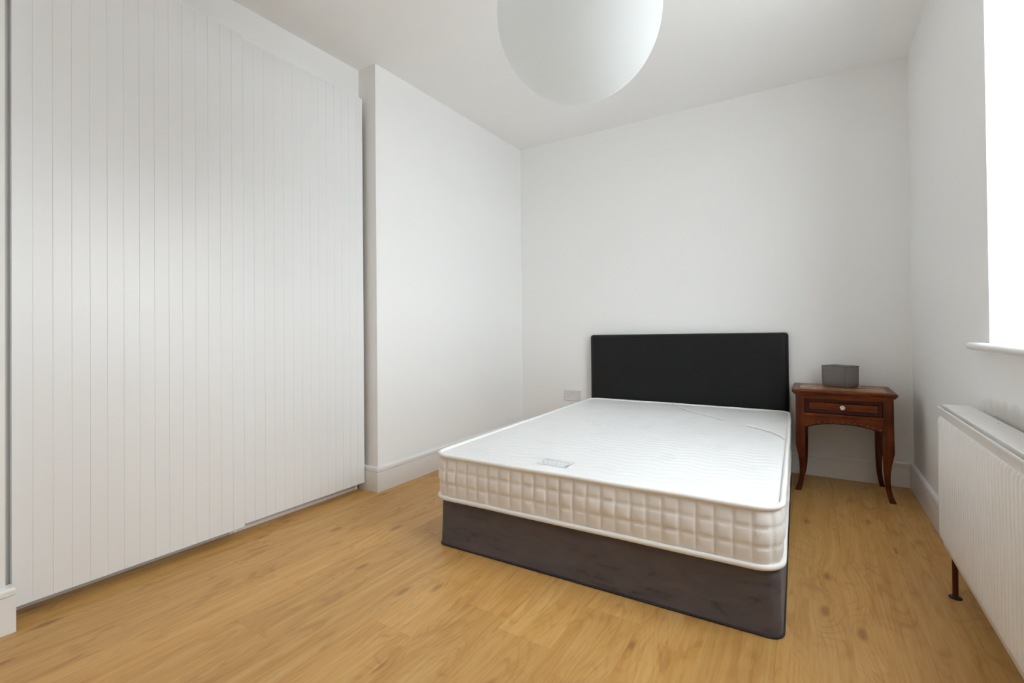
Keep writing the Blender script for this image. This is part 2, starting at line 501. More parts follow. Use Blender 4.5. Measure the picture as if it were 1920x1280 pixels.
# skirting boards with a grooved, rounded top
def skirt_profile(t=0.02, h=0.142):
    return [(0, 0.0), (t, 0.0), (t, 0.1160), (t - 0.0065, 0.1164), (t - 0.0065, 0.1184), (t - 0.0008, 0.1188),
            (t - 0.0008, h - 0.008), (t - 0.003, h - 0.002), (t - 0.007, h), (0, h)]
def skirting(name, path):
    """path: list of (x, y) wall corners; the room lies to the right of the walking direction"""
    prof = skirt_profile(); bm = bmesh.new(); rows = []
    n = len(path)
    for i, p in enumerate(path):
        p = Vector(p)
        d0 = (p - Vector(path[i - 1])).normalized() if i > 0 else None
        d1 = (Vector(path[i + 1]) - p).normalized() if i < n - 1 else None
        n0 = Vector((d0.y, -d0.x)) if d0 else None; n1 = Vector((d1.y, -d1.x)) if d1 else None
        nn = (n0 + n1) / (1 + n0.dot(n1)) if n0 and n1 else (n0 or n1)
        rows.append([bm.verts.new((p.x + nn.x * a, p.y + nn.y * a, z)) for a, z in prof])
    m = len(prof)
    for A, B in zip(rows[:-1], rows[1:]):
        for k in range(m): bm.faces.new((A[k], A[(k + 1) % m], B[(k + 1) % m], B[k]))
    bm.faces.new(rows[0]); bm.faces.new(rows[-1])
    return struct(obj(name, bm, 'gloss_white'))
skirting("baseboard_left", [(BULK + 0.003, CH), (0, CH), (0, -0.0215)])
skirting("baseboard_back", [(0.0, 0), (W, 0)])
skirting("baseboard_right", [(W, -0.0205), (W, FRONT)])
skirting("baseboard_pier", [(0, FRONT), (0, PIER), (-0.02, PIER)])

# sash windows in the right wall
def sash_window(name, win, horn):
    y0, y1, z0, z1 = win
    root = struct(empty(name, (W + 0.2, (y0 + y1) / 2, z0)))
    ox, oy, oz = root.location
    def B(bm, xa, xb, ya, yb, za, zb, bev=0.003): return box(bm, xa - ox, xb - ox, ya - oy, yb - oy, za - oz, zb - oz, bev, 1)
    f = bmesh.new(); xa, xb = W + 0.19, W + 0.29
    B(f, xa, xb, y0, y0 + 0.05, z0, z1); B(f, xa, xb, y1 - 0.05, y1, z0, z1)
    B(f, xa, xb, y0 + 0.0502, y1 - 0.0502, z1 - 0.05, z1); B(f, xa, xb, y0 + 0.0502, y1 - 0.0502, z0, z0 + 0.05)
    obj("window_frame", f, 'gloss_white', root)
    zm = (z0 + z1) / 2
    for (sx, za, zb) in ((W + 0.205, z0 + 0.05, zm + 0.02), (W + 0.248, zm - 0.02, z1 - 0.05)):
        s = bmesh.new(); t = 0.036
        B(s, sx, sx + t, y0 + 0.05, y0 + 0.10, za, zb); B(s, sx, sx + t, y1 - 0.10, y1 - 0.05, za, zb)
        B(s, sx, sx + t, y0 + 0.10, y1 - 0.10, za, za + 0.045); B(s, sx, sx + t, y0 + 0.10, y1 - 0.10, zb - 0.04, zb)
        so = obj("sash", s, 'gloss_white', root)
        g = bmesh.new(); B(g, sx + 0.016, sx + 0.020, y0 + 0.095, y1 - 0.095, za + 0.04, zb - 0.035, 0)
        go = obj("pane", g, 'glass', so)
    # sill board with rounded nose, running a little past the opening
    p = []
    h = 0.024; zt = z0; xn = W - 0.042
    p = [(W + 0.1895 - ox, zt - h - oz), (W + 0.1895 - ox, zt - oz)]
    for i in range(9):
        a = math.pi / 2 + math.pi * i / 8
        p.append((xn + h / 2 + math.cos(a) * h / 2 - ox, zt - h / 2 + math.sin(a) * h / 2 - oz))
    bm = prism(p, 1, y0 + 0.001 - oy, y1 - 0.001 - oy)
    nose = [(W - 0.0005 - ox, zt - h - oz), (W - 0.0005 - ox, zt - oz)] + p[2:]
    # horns in front of the wall face, the outer end rounded
    for (ya, yb) in ((y1 - 0.001, y1 + horn), (y0 - horn, y0 + 0.001)):
        prism(nose, 1, ya - oy, yb - oy, bm)
    so = obj("window_sill", bm, 'gloss_white', root); smooth_angle(so, 40)
    return root
sash_window("window_1", WIN1, 0.085)
struct(obj("exterior_ground", bx(-40, W + 40, -45, 20, -0.7, -0.5), 'concrete'))

# ------------------------------------------------------------------ wardrobe in the alcove
wr = tag(empty("wardrobe", (BULK - 0.3, (PIER + CH) / 2, 0)),
         "tall white built-in wardrobe with two vertically grooved sliding doors", "wardrobe")
wx, wy, _ = wr.location
def wbox(bm, x0, x1, y0, y1, z0, z1, bev=0.001): return box(bm, x0 - wx, x1 - wx, y0 - wy, y1 - wy, z0, z1, bev, 1)
FX = -0.142                                                  # carcass front
c0, c1, cm = PIER + 0.03, CH - 0.032, -2.352
body = bmesh.new()
for (a, b) in ((c0, cm - 0.0008), (cm + 0.0008, c1)):
    wbox(body, ALC + 0.04, FX, a, a + 0.018, 0.0, 2.29); wbox(body, ALC + 0.04, FX, b - 0.018, b, 0.0, 2.29)
    wbox(body, ALC + 0.04, FX, a + 0.018, b - 0.018, 2.272, 2.29); wbox(body, ALC + 0.04, FX, a + 0.018, b - 0.018, 0.055, 0.073)
    wbox(body, ALC + 0.04, ALC + 0.05, a + 0.018, b - 0.018, 0.073, 2.272)
obj("carcass", body, 'door_white', wr)
for (a, b) in ((c0 + 0.0185, cm - 0.0195), (cm + 0.0195, c1 - 0.0185)):
    obj("plinth", wbox(bmesh.new(), FX - 0.016, FX - 0.002, a, b, 0.0, 0.0545), 'plinth', wr)
obj("top_rail", wbox(bmesh.new(), FX, -0.1075, c0 + 0.002, c1 - 0.002, 2.20, 2.28), 'liner', wr)
obj("end_liner", wbox(bmesh.new(), FX + 0.002, -0.079, c0 - 0.026, c0 + 0.001, 0.0, 2.29), 'liner', wr)

BP = 0.0492
def board_mesh(w, z0, z1):
    """one tongue-and-groove board, its front edges chamfered; origin at its left edge on the door's front plane (faces +x)"""
    c, g = 0.0008, 0.0001
    pts = [(-0.010, g), (-c * 0.9, g), (0, g + c), (0, w - g - c), (-c * 0.9, w - g), (-0.010, w - g)]
    return prism(pts, 2, z0, z1)
def sliding_door(x, ya, n, pitch, label, z0=0.0475, z1=2.325):
    d = obj("sliding_door", wbox(bmesh.new(), x - 0.022, x - 0.0095, ya, ya + n * pitch, z0, z1), 'door_white', wr)
    d["label"] = label
    first = None
    for i in range(n):
        if first is None:
            b = obj("board", board_mesh(pitch, z0 - 0.0005, z1 + 0.0005), 'door_white', d); first = b
        else:
            b = first.copy(); COL.objects.link(b); b.parent = d
        b.location = (x - wx, ya + i * pitch - wy, 0)
    return d
sliding_door(-0.055, -3.0825, 15, BP, "grooved white sliding door running in front of the other door")
sliding_door(-0.085, -1.6405 - 15 * 0.0491, 15, 0.0491, "grooved white sliding door set behind, next to the chimney breast")

# ------------------------------------------------------------------ bed
BX, BY, BT = 0.7572, -1.9543, 0.0252                         # foot corner of the bed and its slight turn
BW, BL = 1.345, 1.850
ZB0, ZB1 = 0.205, 0.405                                      # mattress bottom, top

base = tag(empty("divan_base", (BX, BY, 0), BT), "low dark grey velvet divan base under the white mattress", "bed base")
def divan_body():
    pts = rrect(0.012, BW - 0.002, 0.016, BL, 0.035, 0.03)
    n = len(pts); bm = bmesh.new(); rows = []
    levels = [(0.004, 0.004), (0.02, 0.0035), (0.06, 0.002), (0.12, 0.0005), (0.17, 0.0), (0.192, -0.002), (0.200, -0.008), (0.203, -0.02)]
    for (z, o) in levels:
        row = []
        for i, (x, y, nx, ny) in enumerate(pts):
            k = 0.0025 * noise.noise(Vector((x * 3, y * 3, z * 6)))
            row.append(bm.verts.new((x + nx * (o + k), y + ny * (o + k), z)))
        rows.append(row)
    for A, B in zip(rows[:-1], rows[1:]):
        for i in range(n): bm.faces.new((A[i], A[(i + 1) % n], B[(i + 1) % n], B[i]))
    bm.faces.new(rows[0][::-1]); bm.faces.new(rows[-1])
    return bm
smooth_angle(obj("divan_body", divan_body(), 'velvet', base), 50)
pts = rrect(0.012, BW - 0.002, 0.016, BL, 0.035, 0.03)
obj("bottom_piping", tube([(x + nx * 0.004, y + ny * 0.004, 0.0045) for x, y, nx, ny in pts], 0.0045, 0.0045, 8, True), 'velvet_trim', base, True)

mat = tag(empty("mattress", (BX, BY, ZB0), BT), "white quilted double mattress with piped edges on the grey divan", "mattress")
MH = ZB1 - ZB0; MR = 0.075
x0m, x1m, y0m, y1m = -0.006, BW, 0.0, BL
edge = rrect(x0m, x1m, y0m, y1m, MR, 0.0055)
per = [0.0]
for i in range(1, len(edge)): per.append(per[-1] + math.dist(edge[i][:2], edge[i - 1][:2]))
TOT = per[-1] + math.dist(edge[-1][:2], edge[0][:2])
def border():
    bm = bmesh.new(); uvl = bm.loops.layers.uv.new("UVMap")
    zlo, zhi, nr = 0.014, MH - 0.014, 24
    ncell = round(TOT / 0.0545)
    n = len(edge); V = []
    for j in range(nr + 1):
        t = j / nr; row = []
        for i, (x, y, nx, ny) in enumerate(edge):
            u = per[i] / TOT * ncell; v = t * 3
            cu, cv = math.floor(u), min(2, math.floor(v))
            rnd = 0.75 + 0.5 * noise.noise(Vector((cu * 1.7, cv * 3.1, 0.4)))
            puff = (abs(math.sin(math.pi * u)) * abs(math.sin(math.pi * v))) ** 0.38
            k = -0.003 + 0.007 * math.sin(math.pi * t) + 0.0075 * puff * rnd
            fu = abs(u - round(u)); fv = abs(v - round(v))
            k -= 0.0035 * math.exp(-(fu / 0.09) ** 2) * min(1, 6 * t, 6 * (1 - t))
            k += 0.0012 * noise.noise(Vector((x * 14, y * 14, t * 3)))
            row.append(bm.verts.new((x + nx * k, y + ny * k, zlo + (zhi - zlo) * t)))
        V.append(row)
    for j in range(nr):
        for i in range(n):
            i2 = (i + 1) % n
            f = bm.faces.new((V[j][i], V[j][i2], V[j + 1][i2], V[j + 1][i]))
            s1 = per[i2] if i2 else TOT
            for lp, uv in zip(f.loops, ((per[i], j), (s1, j), (s1, j + 1), (per[i], j + 1))):
                lp[uvl].uv = (uv[0], uv[1] / nr * (zhi - zlo))
    return bm
obj("quilted_border", border(), 'ticking_side', mat, True)

def top_z(x, y):
    """height of the quilted top over the mattress's underside at bed coordinates x, y"""
    ph = (y + 0.010 * math.sin(2 * math.pi * x / 0.15) + 0.006 * math.sin(2 * math.pi * (x / 0.31 + y / 0.4))) / 0.048
    ex = min(x - x0m, x1m - x, y - y0m, y1m - y)
    fall = min(1.0, max(0.0, ex / 0.05))
    z = MH - 0.006 - 0.006 * (1 - fall) ** 2
    amp = (0.0021 + 0.0022 * noise.noise(Vector((x * 6, y * 6, 2.2)))) * (0.35 + 0.65 * fall)
    z += amp * abs(math.sin(math.pi * ph)) ** 0.9
    z += 0.0025 * noise.noise(Vector((x * 2.2, y * 2.2, 0.7)))
    return z
def top_panel(z_of, nx_=170, ny_=330):
    bm = bmesh.new(); uvl = bm.loops.layers.uv.new("UVMap"); V = []
    cx = (x0m + x1m) / 2; hw = (x1m - x0m) / 2 - 0.004
    for j in range(ny_ + 1):
        y = y0m + 0.004 + (y1m - y0m - 0.008) * j / ny_
        dy = max(0, MR - (y - y0m), MR - (y1m - y))
        wv = hw - (MR - math.sqrt(max(0, MR * MR - dy * dy)))
        row = []
        for i in range(nx_ + 1):
            x = cx + wv * (2 * i / nx_ - 1)
            row.append(bm.verts.new((x, y, z_of(x, y))))
        V.append(row)
    for j in range(ny_):
        for i in range(nx_):
            f = bm.faces.new((V[j][i], V[j][i + 1], V[j + 1][i + 1], V[j + 1][i]))
            for lp in f.loops: lp[uvl].uv = (lp.vert.co.x, lp.vert.co.y)
    return bm
obj("quilted_top", top_panel(top_z), 'ticking_top', mat, True)
obj("underside", top_panel(lambda x, y: 0.003, 20, 30), 'ticking_top', mat)
for z in (0.0095, MH - 0.0095):
    path = []
    for i, (x, y, nx, ny) in enumerate(edge[::3]):
        k = 0.0035 + 0.0018 * noise.noise(Vector((x * 5, y * 5, z * 20)))
        path.append((x + nx * k, y + ny * k, z + 0.0022 * noise.noise(Vector((x * 4 + 3, y * 4, z * 9))) * (1 if z > 0.1 else 0.0)))
    obj("edge_piping", tube(path, 0.0085, 0.0092, 10, True), 'tape', mat, True)

# woven maker's label near the foot edge; its lettering is only a grey scribble in the photograph
def to_bed(x, y):
    dx, dy = x - BX, y - BY; c, s = math.cos(BT), math.sin(BT)
    return (dx * c + dy * s, -dx * s + dy * c)
def patch(x0, x1, y0, y1, lift, nx_=14, ny_=8, shear=0.0):
    bm = bmesh.new(); V = []
    for j in range(ny_ + 1):
        row = []
        for i in range(nx_ + 1):
            y = y0 + (y1 - y0) * j / ny_; x = x0 + (x1 - x0) * i / nx_ + shear * (y - y0)
            row.append(bm.verts.new((x, y, max(top_z(x + a, y + b) for a in (-.004, 0, .004) for b in (-.006, 0, .006)) + lift)))
        V.append(row)
    for j in range(ny_):
        for i in range(nx_): bm.faces.new((V[j][i], V[j][i + 1], V[j + 1][i + 1], V[j + 1][i]))
    return bm
lx0, ly0 = to_bed(1.228, -1.868); lx1, ly1 = lx0 + 0.135, ly0 + 0.088
lab = obj("label_patch", patch(lx0, lx1, ly0, ly1, 0.0006), 'label', mat)
lab["label"] = "small grey woven label with faded lettering"
rl = random.Random(5)
ink = bmesh.new()
def bar(xa, ya, xb, yb, w):
    d = Vector((xb - xa, yb - ya)); l = d.length; d /= l; n = Vector((-d.y, d.x)) * w / 2
    k = max(1, int(l / 0.008)); prev = None
    for i in range(k + 1):
        p = Vector((xa, ya)) + d * l * i / k
        zz = max(top_z(p.x + a, p.y + b) for a in (-.004, 0, .004) for b in (-.006, 0, .006)) + 0.0012
        cur = (ink.verts.new((p.x + n.x, p.y + n.y, zz)), ink.verts.new((p.x - n.x, p.y - n.y, zz)))
        if prev: ink.faces.new((prev[0], cur[0], cur[1], prev[1]))
        prev = cur
e = 0.003
for a in ((lx0 + e, ly0 + e, lx1 - e, ly0 + e), (lx1 - e, ly0 + e, lx1 - e, ly1 - e), (lx1 - e, ly1 - e, lx0 + e, ly1 - e), (lx0 + e, ly1 - e, lx0 + e, ly0 + e)):
    bar(*a, 0.0016)
for (yy, hh, n) in ((ly0 + 0.056, 0.022, 9), (ly0 + 0.020, 0.020, 6)):
    for q in range(n):
        xx = lx0 + 0.012 + (0.112 / n) * q; w = 0.07 / n
        for s in range(rl.choice((2, 3))):
            bar(xx + rl.random() * w, yy + rl.random() * hh * 0.3, xx + rl.random() * w, yy + hh * (0.7 + 0.3 * rl.random()), 0.0018)
obj("faded_lettering", ink, 'label_ink', lab)
obj("teal_stripe", patch(lx1 - 0.012, lx1 - 0.006, ly0 + 0.005, ly0 + 0.040, 0.0014, 2, 6), 'label_teal', lab)
obj("red_mark", patch(lx1 - 0.014, lx1 - 0.006, ly0 + 0.052, ly0 + 0.058, 0.0014, 2, 2), 'label_red', lab)

# twisted white plastic strap lying across the head end of the mattress
strap = tag(empty("packing_strap", (BX, BY, ZB0), BT), "thin twisted white plastic strap lying across the mattress near the headboard", "strap")
def ribbon(pts, w=0.0046, th=0.0022, twist=26.0):
    bm = bmesh.new(); rows = []
    P = [Vector((*to_bed(*p), 0)) for p in pts]
    fine = []
    for i in range(len(P) - 1):
        for k in range(14):
            t = k / 14
            a = P[max(0, i - 1)]; b = P[i]; c = P[i + 1]; d = P[min(len(P) - 1, i + 2)]
            fine.append(0.5 * ((2 * b) + (c - a) * t + (2 * a - 5 * b + 4 * c - d) * t * t + (3 * b - a - 3 * c + d) * t ** 3))
    fine.append(P[-1])
    ln = 0; n8 = 8
    for i, p in enumerate(fine):
        t = (fine[min(i + 1, len(fine) - 1)] - fine[max(i - 1, 0)]).normalized()
        n = Vector((-t.y, t.x, 0))
        if i: ln += (p - fine[i - 1]).length
        end = 0.35 if i in (0, len(fine) - 1) else 1.0
        zz = max(top_z(p.x + q, p.y + q2) for q in (-.006, 0, .006) for q2 in (-.008, 0, .008)) + w * 1.15
        c = Vector((p.x, p.y, zz)); row = []
        for k in range(n8):                              # two lobes winding round each other
            a = 2 * math.pi * k / n8
            rad_ = w * end * (0.80 + 0.28 * math.cos(2 * (a - ln * twist * 6)))
            row.append(bm.verts.new(c + n * rad_ * math.cos(a) + Vector((0, 0, 1)) * rad_ * math.sin(a)))
        rows.append(row)
    for A, B in zip(rows[:-1], rows[1:]):
        for k in range(n8): bm.faces.new((A[k], A[(k + 1) % n8], B[(k + 1) % n8], B[k]))
    bm.faces.new(rows[0]); bm.faces.new(rows[-1][::-1])
    return bm
obj("strap_length", ribbon([(1.335, -0.149), (1.444, -0.304), (1.572, -0.436), (1.686, -0.534), (1.745, -0.59)]), 'strap', strap, True)
obj("strap_length", ribbon([(1.868, -0.674), (1.942, -0.735), (2.01, -0.81), (2.068, -0.915)]), 'strap', strap, True)

# headboard
hb = tag(empty("headboard", (BX - 0.075, BY + BL + 0.018, 0), BT), "black faux leather padded headboard standing against the wall", "headboard")
def headboard_panel():
    w, z0, z1, th = 1.372, 0.235, 0.893, 0.044
    e = [0, 0.002, 0.006, 0.012, 0.020, 0.032, 0.05, 0.08]
    xs = e + [0.08 + (w - 0.16) * i / 24 for i in range(1, 24)] + [w - t for t in e[::-1]]
    zs = [z0 + t for t in e] + [z0 + 0.08 + (z1 - z0 - 0.16) * i / 14 for i in range(1, 14)] + [z1 - t for t in e[::-1]]
    bm = bmesh.new()
    R = 0.022                                            # rounded corners of the outline
    def warp(x, z):
        cx = min(max(x, R), w - R); cz = min(max(z, z0 + R), z1 - R)
        dx, dz = x - cx, z - cz; m = max(abs(dx), abs(dz)); l = math.hypot(dx, dz)
        if dx and dz and l > 0: x, z = cx + dx * m / l, cz + dz * m / l
        return x, z
    F, B = [], []
    for z in zs:
        rf, rb = [], []
        for x in xs:
            d = min(x, w - x, z - z0, z1 - z)
            q = min(1.0, d / 0.032)
            rise = math.sqrt(max(0.0, 1 - (1 - q) ** 2)) * 0.026         # soft padded edge
            pad = 0.004 * min(1, d / 0.25) + 0.0022 * noise.noise(Vector((x * 6, 0.3, z * 6))) * q
            X, Z = warp(x, z); Z += X / w * 0.014                        # the top edge runs up a little to one side
            rf.append(bm.verts.new((X, 0.031 - rise - pad, Z))); rb.append(bm.verts.new((X, th, Z)))
        F.append(rf); B.append(rb)
    nx_, nz_ = len(xs), len(zs)
    for j in range(nz_ - 1):
        for i in range(nx_ - 1):
            bm.faces.new((F[j][i], F[j][i + 1], F[j + 1][i + 1], F[j + 1][i])); bm.faces.new((B[j][i], B[j + 1][i], B[j + 1][i + 1], B[j][i + 1]))
    loop = [(0, i) for i in range(nx_)] + [(j, nx_ - 1) for j in range(1, nz_)] + [(nz_ - 1, i) for i in range(nx_ - 2, -1, -1)] + [(j, 0) for j in range(nz_ - 2, 0, -1)]
    for (p, q) in zip(loop, loop[1:] + loop[:1]):
        bm.faces.new((F[p[0]][p[1]], F[q[0]][q[1]], B[q[0]][q[1]], B[p[0]][p[1]]))
    return bm
hp = obj("padded_panel", headboard_panel(), 'leather', hb)
smooth_angle(hp, 60)
for x in (0.30, 1.07):
    obj("strut", bx(x - 0.03, x + 0.03, 0.015, 0.035, 0.03, 0.30, 0.003), 'mah_dark', hb)

# ------------------------------------------------------------------ bedside table
TX, TY = 2.3235, -0.204
tb = tag(empty("bedside_table", (TX, TY, 0)), "reddish mahogany bedside table with one drawer and curved sabre legs", "table")
hw, hd = 0.2265, 0.166
def table_top():
    prof = [(0.545, 0.000), (0.553, 0.000), (0.5545, 0.008), (0.562, 0.010), (0.566, 0.016), (0.575, 0.018), (0.5805, 0.015), (0.583, 0.010), (0.583, -0.02)]
    bm = bmesh.new(); rows = []
    for z, o in prof:
        rows.append([bm.verts.new((sx * (hw + o), sy * (hd + o), z)) for sx, sy in ((-1, -1), (1, -1), (1, 1), (-1, 1))])
    for A, B in zip(rows[:-1], rows[1:]):
        for i in range(4): bm.faces.new((A[i], A[(i + 1) % 4], B[(i + 1) % 4], B[i]))
    bm.faces.new(rows[0][::-1]); bm.faces.new(rows[-1])
    return bm
tt = obj("table_top", table_top(), 'mah_h', tb)
obj("inlay", bx(-hw + 0.022, hw - 0.022, -hd + 0.022, hd - 0.022, 0.5825, 0.5838, 0.0005, 1), 'inlay', tt)

LEG = [(0.5450, 0.000, 0.045), (0.44, 0.0, 0.045), (0.36, 0.0, 0.046), (0.29, -0.001, 0.047), (0.262, -0.001, 0.047), (0.235, 0.004, 0.0468),
       (0.20, 0.0105, 0.0465), (0.165, 0.0150, 0.0455), (0.13, 0.0172, 0.0440), (0.10, 0.0170, 0.0420), (0.07, 0.0140, 0.0385),
       (0.04, 0.0075, 0.0330), (0.02, 0.0010, 0.0290), (0.0, -0.007, 0.0235)]
def leg_mesh(sx, sy):
    bm = bmesh.new(); rows = []
    for z, o, i in LEG:
        if sy > 0: o, i = o * 0.7 + 0.015, i * 0.90 + 0.015
        co = [(sx * (hw - o), sy * (hd - o * 0.6)), (sx * (hw - i), sy * (hd - o * 0.6)), (sx * (hw - i), sy * (hd - i * 0.9)), (sx * (hw - o), sy * (hd - i * 0.9))]
        rows.append([bm.verts.new((x, y, z)) for x, y in co])
    for A, B in zip(rows[:-1], rows[1:]):
        for k in range(4): bm.faces.new((A[k], A[(k + 1) % 4], B[(k + 1) % 4], B[k]))
    bm.faces.new(rows[0]); bm.faces.new(rows[-1])
    vert = [e for e in bm.edges if abs(e.verts[0].co.z - e.verts[1].co.z) > 0.005]
    bmesh.ops.bevel(bm, geom=vert, offset=0.0025, segments=2, profile=0.5, affect='EDGES')
    return bm
for sx in (-1, 1):
    for sy in (-1, 1):
        lg = smooth_angle(obj("leg", leg_mesh(sx, sy), 'mah_v', tb), 40)
# case between the legs
ix = hw - 0.045
case = bmesh.new()
for sx in (-1, 1):
    box(case, sx * (hw - 0.006) - 0.006, sx * (hw - 0.006) + 0.006 - 0.002, -hd + 0.04, hd - 0.04, 0.375, 0.545)
box(case, -ix - 0.001, ix + 0.001, hd - 0.018, hd - 0.006, 0.375, 0.545)
obj("case", case, 'mah_dark', tb)
obj("front_rail", bx(-ix - 0.001, ix + 0.001, -hd + 0.004, -hd + 0.03, 0.5325, 0.5452, 0.001, 1), 'mah_h', tb)
obj("lower_rail", bx(-ix - 0.001, ix + 0.001, -hd + 0.001, -hd + 0.03, 0.4335, 0.4495, 0.003, 2), 'mah_h', tb)
def apron():
    pts = [(-ix - 0.001, 0.433)]
    lo = []
    for i in range(25):
        t = -1 + 2 * i / 24
        lo.append((t * (ix + 0.001), 0.362 + 0.033 * (1 - abs(t) ** 2.4)))
    pts = [(-ix - 0.001, 0.4332)] + lo + [(ix + 0.001, 0.4332)]
    return prism(pts, 1, -hd + 0.006, -hd + 0.024)
ap = obj("apron", apron(), 'mah_h', tb)
path = [(t / 12 * (ix - 0.001), -hd + 0.006, 0.3665 + 0.033 * (1 - abs(t / 12) ** 2.4)) for t in range(-12, 13)]
obj("apron_bead", tube(path, 0.003, 0.004, 6), 'mah_dark', ap, True)
for i in range(13):
    t = -0.92 + 1.84 * i / 12
    obj("stud", lathe([(0.0026 if i % 2 else 0.0034, 0), (0.002, 0.0016), (0, 0.0024)], 8, None,
        (t * ix, -hd + 0.0045, 0.376 + 0.033 * (1 - abs(t) ** 2.4)), '-y'), 'stud', ap, True)
def drawer_front():
    y = -hd + 0.006; z0, z1 = 0.4510, 0.5315; x = ix - 0.0015
    lv = [(0.0, 0.010), (0.0, 0.0), (0.0045, -0.0035), (0.011, -0.0035), (0.0125, 0.0025), (0.017, 0.0035), (0.021, -0.001)]
    bm = bmesh.new(); rows = []
    for ins, d in lv:
        rows.append([bm.verts.new(p) for p in ((-x + ins, y + d, z0 + ins), (x - ins, y + d, z0 + ins), (x - ins, y + d, z1 - ins), (-x + ins, y + d, z1 - ins))])
    for A, B in zip(rows[:-1], rows[1:]):
        for i in range(4): bm.faces.new((A[i], A[(i + 1) % 4], B[(i + 1) % 4], B[i]))
    bm.faces.new(rows[0][::-1]); bm.faces.new(rows[-1])
    return bm
dr = obj("drawer", drawer_front(), 'mah_dark', tb)
obj("drawer_panel", bx(-ix + 0.0235, ix - 0.0235, -hd + 0.0043, -hd + 0.006, 0.4725, 0.5100, 0.0006, 1), 'mah_h', dr)
kb = obj("knob", lathe([(0.0, 0.0), (0.0055, 0.0), (0.0055, 0.008), (0.0105, 0.011), (0.0128, 0.016), (0.0115, 0.0215), (0.006, 0.0245), (0, 0.0252)], 24, None,
         (0, -hd + 0.0045, 0.4915), '-y'), 'porcelain', dr, True)
kb["label"] = "white porcelain knob with a brown painted motif"

# grey fabric storage box on the table
F, Lc = Vector((2.350, -0.235)), Vector((2.231, -0.160))
ang = math.atan2((F - Lc).y, (F - Lc).x)
sb = tag(empty("storage_box", (Lc.x, Lc.y, 0.5839), ang), "small open grey fabric storage box on the bedside table", "box")
bw, bd, bh = 0.141, 0.125, 0.124
def box_shell():
    bm = bmesh.new()
    def ring(ins, z, bulge):
        out = []
        cs = [(ins, ins), (bw - ins, ins), (bw - ins, bd - ins), (ins, bd - ins)]
        for k in range(4):
            a, b = Vector(cs[k]), Vector(cs[(k + 1) % 4]); d = (b - a).normalized(); nrm = Vector((d.y, -d.x))
            for i in range(10):
                t = i / 10; p = a.lerp(b, t) + nrm * (bulge * math.sin(math.pi * t) + 0.0012 * noise.noise(Vector((a.x * 30 + t * 4, a.y * 30, z * 40))))
                out.append(bm.verts.new((p.x, p.y, z + (0.0015 * noise.noise(Vector((p.x * 25, p.y * 25, 5))) if z > 0.1 else 0))))
        return out
    rows = [ring(0.014, 0.0, 0), ring(0.005, 0.002, 0.0), ring(0.0022, 0.010, 0.001), ring(0.0012, 0.03, 0.0025), ring(0.0006, 0.06, 0.0025), ring(0.0002, 0.09, 0.0015), ring(0, 0.117, 0.0), ring(0, bh, -0.0005),
            ring(0.003, bh, -0.0005), ring(0.004, 0.09, 0.001), ring(0.005, 0.04, 0.001), ring(0.007, 0.005, 0)]
    for A, B in zip(rows[:-1], rows[1:]):
        n = len(A)
        for i in range(n): bm.faces.new((A[i], A[(i + 1) % n], B[(i + 1) % n], B[i]))
    bm.faces.new(rows[0][::-1]); bm.faces.new(rows[-1])
    return bm
obj("box_shell", box_shell(), 'box_fabric', sb, True)
for z in (0.0985, 0.018):
    obj("stitched_seam", tube([(bw * i / 10, -0.0008 - 0.0016 * math.sin(math.pi * i / 10), z) for i in range(11)], 0.0008, 0.0007, 5), 'box_seam', sb)
    obj("stitched_seam", tube([(bw + 0.0008 + 0.0016 * math.sin(math.pi * i / 10), bd * i / 10, z) for i in range(11)], 0.0008, 0.0007, 5), 'box_seam', sb)
rim = [(0, 0), (bw, 0), (bw, bd), (0, bd)]
rp = []
for k in range(4):
    a, b = Vector(rim[k]), Vector(rim[(k + 1) % 4])
    for i in range(10):
        p = a.lerp(b, i / 10); rp.append((p.x, p.y, bh + 0.0015 * noise.noise(Vector((p.x * 25, p.y * 25, 5)))))
obj("bound_rim", tube(rp, 0.0018, 0.0016, 6, True), 'box_seam', sb, True)

